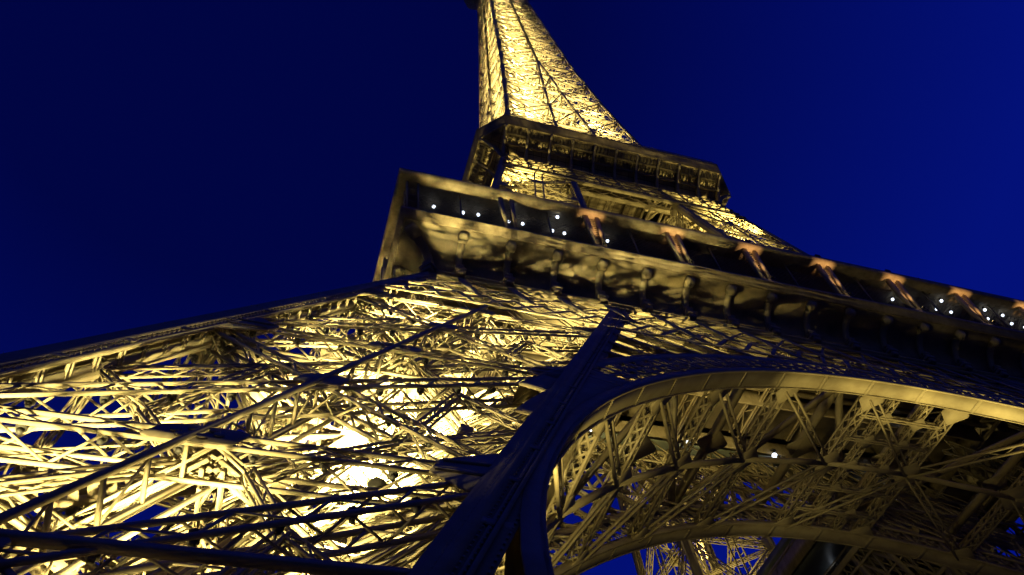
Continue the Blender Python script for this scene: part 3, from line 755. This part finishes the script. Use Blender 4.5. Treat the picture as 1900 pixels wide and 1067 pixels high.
# ================================================================== upper shaft
def make_upper_shaft():
    T = lambda k: RT[k]; n = nrm(V(0, -1, -.09))
    shaft = empty('upper_shaft', tower)
    for sx in (-1, 1):
        for sy in (-1, 1):
            mb = MB()
            for k in range(len(RZ)-1):
                p = V(sx*T(k), sy*T(k), RZ[k]); q = V(sx*T(k+1), sy*T(k+1), RZ[k+1])
                s = .72-.018*k
                mb.bar(p-V(sx, 0, 0)*s/2-V(0, sy, 0)*.04, q-V(sx, 0, 0)*s/2-V(0, sy, 0)*.04, s, .08, (0, 1, 0)); mb.bar(p-V(0, sy, 0)*s/2-V(sx, 0, 0)*.04, q-V(0, sy, 0)*s/2-V(sx, 0, 0)*.04, s, .08, (1, 0, 0))
                mb.bar(p-V(sx, sy, 0)*s, q-V(sx, sy, 0)*s, .12, .12)
            mb.build('corner_chord', IRON, shaft)
    def inner(k, g): return g
    for k in range(len(RZ)-1):
        for f in range(4):
            m = MB()
            z0, z1 = RZ[k], RZ[k+1]; t0, t1 = T(k), T(k+1); g0, g1 = RG[k], RG[k+1]
            W = lambda x, y, z: V(*rot4(x, y, f), z)
            nn = V(*rot4(0, -1, f), .09); w_ = .55-.012*k; dp = .55
            cw = .62-.015*k
            for sg in (-1, 1):
                # inner chord
                a, b = W(sg*g0, -t0, z0), W(sg*g1, -t1, z1)
                m.bar(a-nrm(nn)*.05, b-nrm(nn)*.05, cw, .1, nn); m.bar(a-nrm(nn)*.3, b-nrm(nn)*.3, .1, .5, nn)
                p00, p10, p01, p11 = W(sg*t0, -t0, z0), W(sg*g0, -t0, z0), W(sg*t1, -t1, z1), W(sg*g1, -t1, z1)
                m_in = -nrm(nn)*.1
                nb = nrm(nn)
                for pa, pb, o_ in ((p00, p11, .05), (p10, p01, .12), (p00, p10, .02)): m.bar(pa-nb*o_, pb-nb*o_, .34, .05, nn)
                for o_ in (.9,):                       # rear chords of the face trusses and their lacing
                    for pa, pb in ((p00, p11), (p10, p01), (p00, p10)):
                        m.bar(pa-nb*o_, pb-nb*o_, .26, .16, nn)
                m.bar((p00+p01)/2-nb*.9, (p10+p11)/2-nb*.9, .3, .2, nn)
                # lattice behind, in the inner walls of the shaft legs
                if g0 > 0:
                    q00, q10, q01, q11 = W(sg*g0, -t0, z0), W(sg*g0, -g0, z0), W(sg*g1, -t1, z1), W(sg*g1, -g1, z1)
                    n2 = V(*rot4(-sg, 0, f), 0)
                    m.bar(q00, q11, .35, .2, n2); m.bar(q10, q01, .35, .2, n2); m.bar(q00, q10, .4, .3, n2)
                plate(m, p10+nrm(nn)*.02, V(*rot4(1, 0, f), 0), (0, 0, 1), nn, .62-.012*k, .55, .08, .35)
                plate(m, p00+nrm(nn)*.02+V(*rot4(-sg, 0, f), 0)*.5, V(*rot4(1, 0, f), 0), (0, 0, 1), nn, .5, .5, .08, .35)
            if g0 > .3:
                a0, b0, a1, b1 = W(-g0, -t0, z0), W(g0, -t0, z0), W(-g1, -t1, z1), W(g1, -t1, z1); mi = -nrm(nn)*.3
                m.bar(a0+mi, b1+mi, .26, .14, nn); m.bar(b0+mi*1.4, a1+mi*1.4, .26, .14, nn); m.bar(a0+mi, b0+mi, .3, .3, nn)
            o = m.build('lattice_panel', IRON, shaft)
    # core: lift guides, stair flights and floors seen through the lattice
    m = MB()
    for k in range(len(RZ)-1):
        z0, z1 = RZ[k], RZ[k+1]; r = min(3.0, RT[k+1]*.55)
        for x, y in ((-1, -1), (1, -1), (1, 1), (-1, 1)):
            p, q = V(x*r, y*r, z0), V(x*r, y*r, z1); m.bar(p, q, .22, .22, (1, 0, 0))
        for a, b in (((-1, -1), (1, -1)), ((1, -1), (1, 1)), ((1, 1), (-1, 1)), ((-1, 1), (-1, -1))):
            N_ = 5
            for e in range(N_):
                za, zb = z0+(z1-z0)*e/N_, z0+(z1-z0)*(e+1)/N_
                m.bar((a[0]*r, a[1]*r, za), (b[0]*r, b[1]*r, zb), .14, .1); m.bar((b[0]*r, b[1]*r, za), (a[0]*r, a[1]*r, zb), .14, .1); m.bar((a[0]*r, a[1]*r, za), (b[0]*r, b[1]*r, za), .2, .16)
        t0 = RT[k]-.6
        for x, y in ((-1, -1), (1, -1), (1, 1), (-1, 1)):
            m.bar((x*t0, y*t0, z0), (x*r, y*r, z0), .4, .3)
            m.bar((x*t0, y*t0, z0), (-y*t0, x*t0, z0), .45, .25)
            m.bar((x*t0, y*t0, z0), (x*r, y*r, z1), .35, .3)
            m.bar((x*t0, y*t0, (z0+z1)/2), (-y*r, x*r, z1), .3, .3); m.bar((x*t0, y*t0, (z0+z1)/2), (y*r, -x*r, z1), .3, .3)
            for e in (.25, .5, .75): m.bar((x*t0*(1-e)-y*t0*e, y*t0*(1-e)+x*t0*e, z0+.1), (x*r*(1-e)-y*r*e, y*r*(1-e)+x*r*e, z0+.1), .3, .2)
    m.build('lift_core', IRON, shaft)
    m = MB()
    ring(m, [(5.6, 270.5), (6.6, 272.5), (8.4, 275.2), (8.6, 278.5), (7.9, 280.4), (4.0, 281), (4.0, 270.5)], 1.6); m.cyl((0, 0, 285), 3.2, 8, (0, 0, 1), 16); m.cyl((0, 0, 300), .5, 24, (0, 0, 1), 10)
    m.build('summit_platform', IRON_D, shaft)
    return shaft

# ------------------------------------------------------------------ floodlights
AMB = (1.0, .79, .235)
FL = {}
def spot(where, p, tgt, watts, ang=100, col=AMB, r=.25, blend=.6, hr=.28):
    """a floodlight: housing, glass and bracket, clamped to the ironwork"""
    from mathutils import Vector
    p, tgt = V(*p), V(*tgt); d = nrm(tgt-p); u = nrm(np.cross(d, (.2, .9, .1))); w = np.cross(d, u)
    rr = lambda R, o: [d*o+u*R*math.cos(a)+w*R*math.sin(a) for a in np.linspace(0, 2*math.pi, 11)[:-1]]
    m = MB(); m.prism(rr(hr, -.12), d, hr*1.3)
    for e in (.3, .6, .9): m.prism(rr(hr*1.08, -.12-hr*e), d, .03)
    h = m.build('floodlight', BLACK); h.location = Vector(p)
    g = MB(); g.prism(rr(hr*.86, -.10), d, .02); g.build('lamp_glass', E_AMBER, h)
    m = MB(); c = -d*(.12+hr*.6)
    m.bar(c-u*(hr+.06), c-u*(hr+.06)-d*.5, .08, .05, w); m.bar(c+u*(hr+.06), c+u*(hr+.06)-d*.5, .08, .05, w); m.bar(c-d*.5-u*(hr+.1), c-d*.5+u*(hr+.1), .08, .05, w)
    m.build('bracket', BLACK, h)
    tag(h, 'black round floodlight clamped to the ironwork '+where, 'floodlight', 'floodlights '+where)
    ld = bpy.data.lights.new('floodlight_lamp', 'SPOT'); ld.energy = watts*LIGHT; ld.color = col; ld.spot_size = math.radians(ang); ld.spot_blend = blend; ld.shadow_soft_size = r
    lo = bpy.data.objects.new('floodlight_lamp', ld); COL.objects.link(lo); lo.parent = h
    lo.rotation_euler = Vector(d).to_track_quat('-Z', 'Y').to_euler()
    return h
def spot4(where, p, tgt, W_, ang, far=1.0, **kw):
    """the same floodlight on each of the four corners; far: its strength on the other three"""
    for k in range(4):
        if k and not far: continue
        spot(where, (*rot4(p[0], p[1], k), p[2]), (*rot4(tgt[0], tgt[1], k), tgt[2]), W_*(far if k else 1), ang, **kw)

# ================================================================== assemble
K90 = math.pi/2
leg = make_lower_leg()
w_ = lambda z: LW
ax = lambda u, v, z: legpt(0, 0, z, XL, w_)+V(u*LW, v*LW, 0)
LL = ((.58, .50, 15.4, .46, .36, 24000, 78), (.36, .56, 17.4, .30, .36, 26000, 78), (.52, .48, 22.0, .44, .36, 70000, 74), (.46, .44, 27.0, .42, .32, 175000, 78), (.62, .50, 32.0, .48, .38, 60000, 80), (.38, .40, 36.0, .32, .32, 4500, 90), (.45, .42, 3.6, .34, .36, 105000, 76))
for (u, v, z, tu, tv, tz, W_) in ((.70, .17, 8.0, .22, .52, 24, 34000), (.70, .18, 19.5, .20, .52, 33, 70000)):  # fill lamps added to brighten the ironwork surfaces facing the camera
    spot('inside the leg below the first floor, added as fill', ax(u, v, z), ax(tu, tv, tz), W_, 64, r=.4, blend=.9, col=(1.0, .82, .30))
spot('behind the arcade over the arch, added to light the deck', (-22.0, -33.0, 43.5), (-11.5, -27, 56), 6000, 84, r=.3)  # added lamp, brightens the deck beyond the arcade openings
for (u, v, z, tu, tv, W_, an) in LL: spot4('inside the leg below the first floor, added as fill', ax(u, v, z), ax(tu, tv, z+20), W_, an, .3 if W_ > 99000 and z != 27.0 else 0, blend=.8, r=.25 if z == 36.0 else .6, col=(1.0, .82, .30))
for k in (1, 2, 3): copy_tree(leg, tower, k*K90)

arch1 = make_arch_rib(0.0); arch2 = make_arch_rib(REAR)
vault = make_arch_vault()
g1 = make_main_girder(0.0, False); g2 = make_main_girder(REAR, True)
gal = make_first_gallery()
ml = make_middle_leg()
cm = lambda zz, u=.5, v=.5: legpt(0, 0, zz, XM, IM)+V(u, v, 0)*IM(zz)
for (z, W_) in ((60, 5000), (71.5, 5000), (83.5, 6500), (93, 5000)): spot4('inside the leg between the two floors', cm(z), cm(z+15), W_, 110)
spot4('inside the leg just under the second floor', cm(98, .3, .3), cm(98, .3, .3)+V(-4, -4, 14), 15000, 130)
sg = make_second_girder(); s2 = make_second_gallery()
for o in (arch1, arch2, vault, g1, g2, ml, sg):
    for k in (1, 2, 3): copy_tree(o, tower, k*K90)
shaft = make_upper_shaft()
for (p, t, W_) in (((-33.9, -45.8, 16.5), (-19.5, -36.5, 35.5), 3000),):
    spot('beside the near foot of the front arch', p, t, W_, 66, r=.2, hr=.16)
for a_, W_ in ((-14, 24000), (-4, 40000), (5, 50000), (14, 54000), (23, 56000), (32, 56000)):
    t = ap(a_, 34.8, .3); spot('on the forecourt under the arch', (t[0], t[1]+12, .8), t-V(0, .5, 0), W_, 15, r=.12, blend=1.0, hr=.3)
for k, (z, W_) in enumerate(((117.5, 9000), (130, 8000), (141, 7000), (152, 6500), (163, 6000), (174, 5500), (185, 5000), (195, 4500), (205, 4500), (214, 4000), (223, 4000), (232, 3500), (246, 3500), (259, 3000))):
    t = np.interp(z, RZ, RT)*.62
    for x, y in ((-1, -1), (1, -1), (1, 1), (-1, 1)) if k < 4 else ((-.55, -.55), (.55, .55)):
        spot('inside the upper shaft', (x*t, y*t, z), (x*t*.8, y*t*.8, z+20), W_*(2.3 if k < 4 else 3.9), 155, col=(1.0, .80, .30), r=.5)
# lamps washing the gallery posts
for i in range(-6, 10, 2):
    x = (i+1)*SP if i < 0 else (i-1)*SP
for x in [SP*v for v in (-5, -3, -1, 1, 3, 5, 7)]:
    spot('below a pair of gallery posts', (x, -35.78, 57.2), (x, -35.3, 62.5), 1000, 32, (1, .56, .22), .06, 1.0, hr=.12)

# ground
m = MB(); m.poly([(-1500, -1500, 0), (1500, -1500, 0), (1500, 1500, 0), (-1500, 1500, 0)], [(0, 1, 2, 3)])
tag(m.build('ground', GROUND), 'dark gravel forecourt under the tower', None, None, 'structure')
print('objects', len(bpy.data.objects), 'polys', sum(len(m.polygons) for m in bpy.data.meshes))
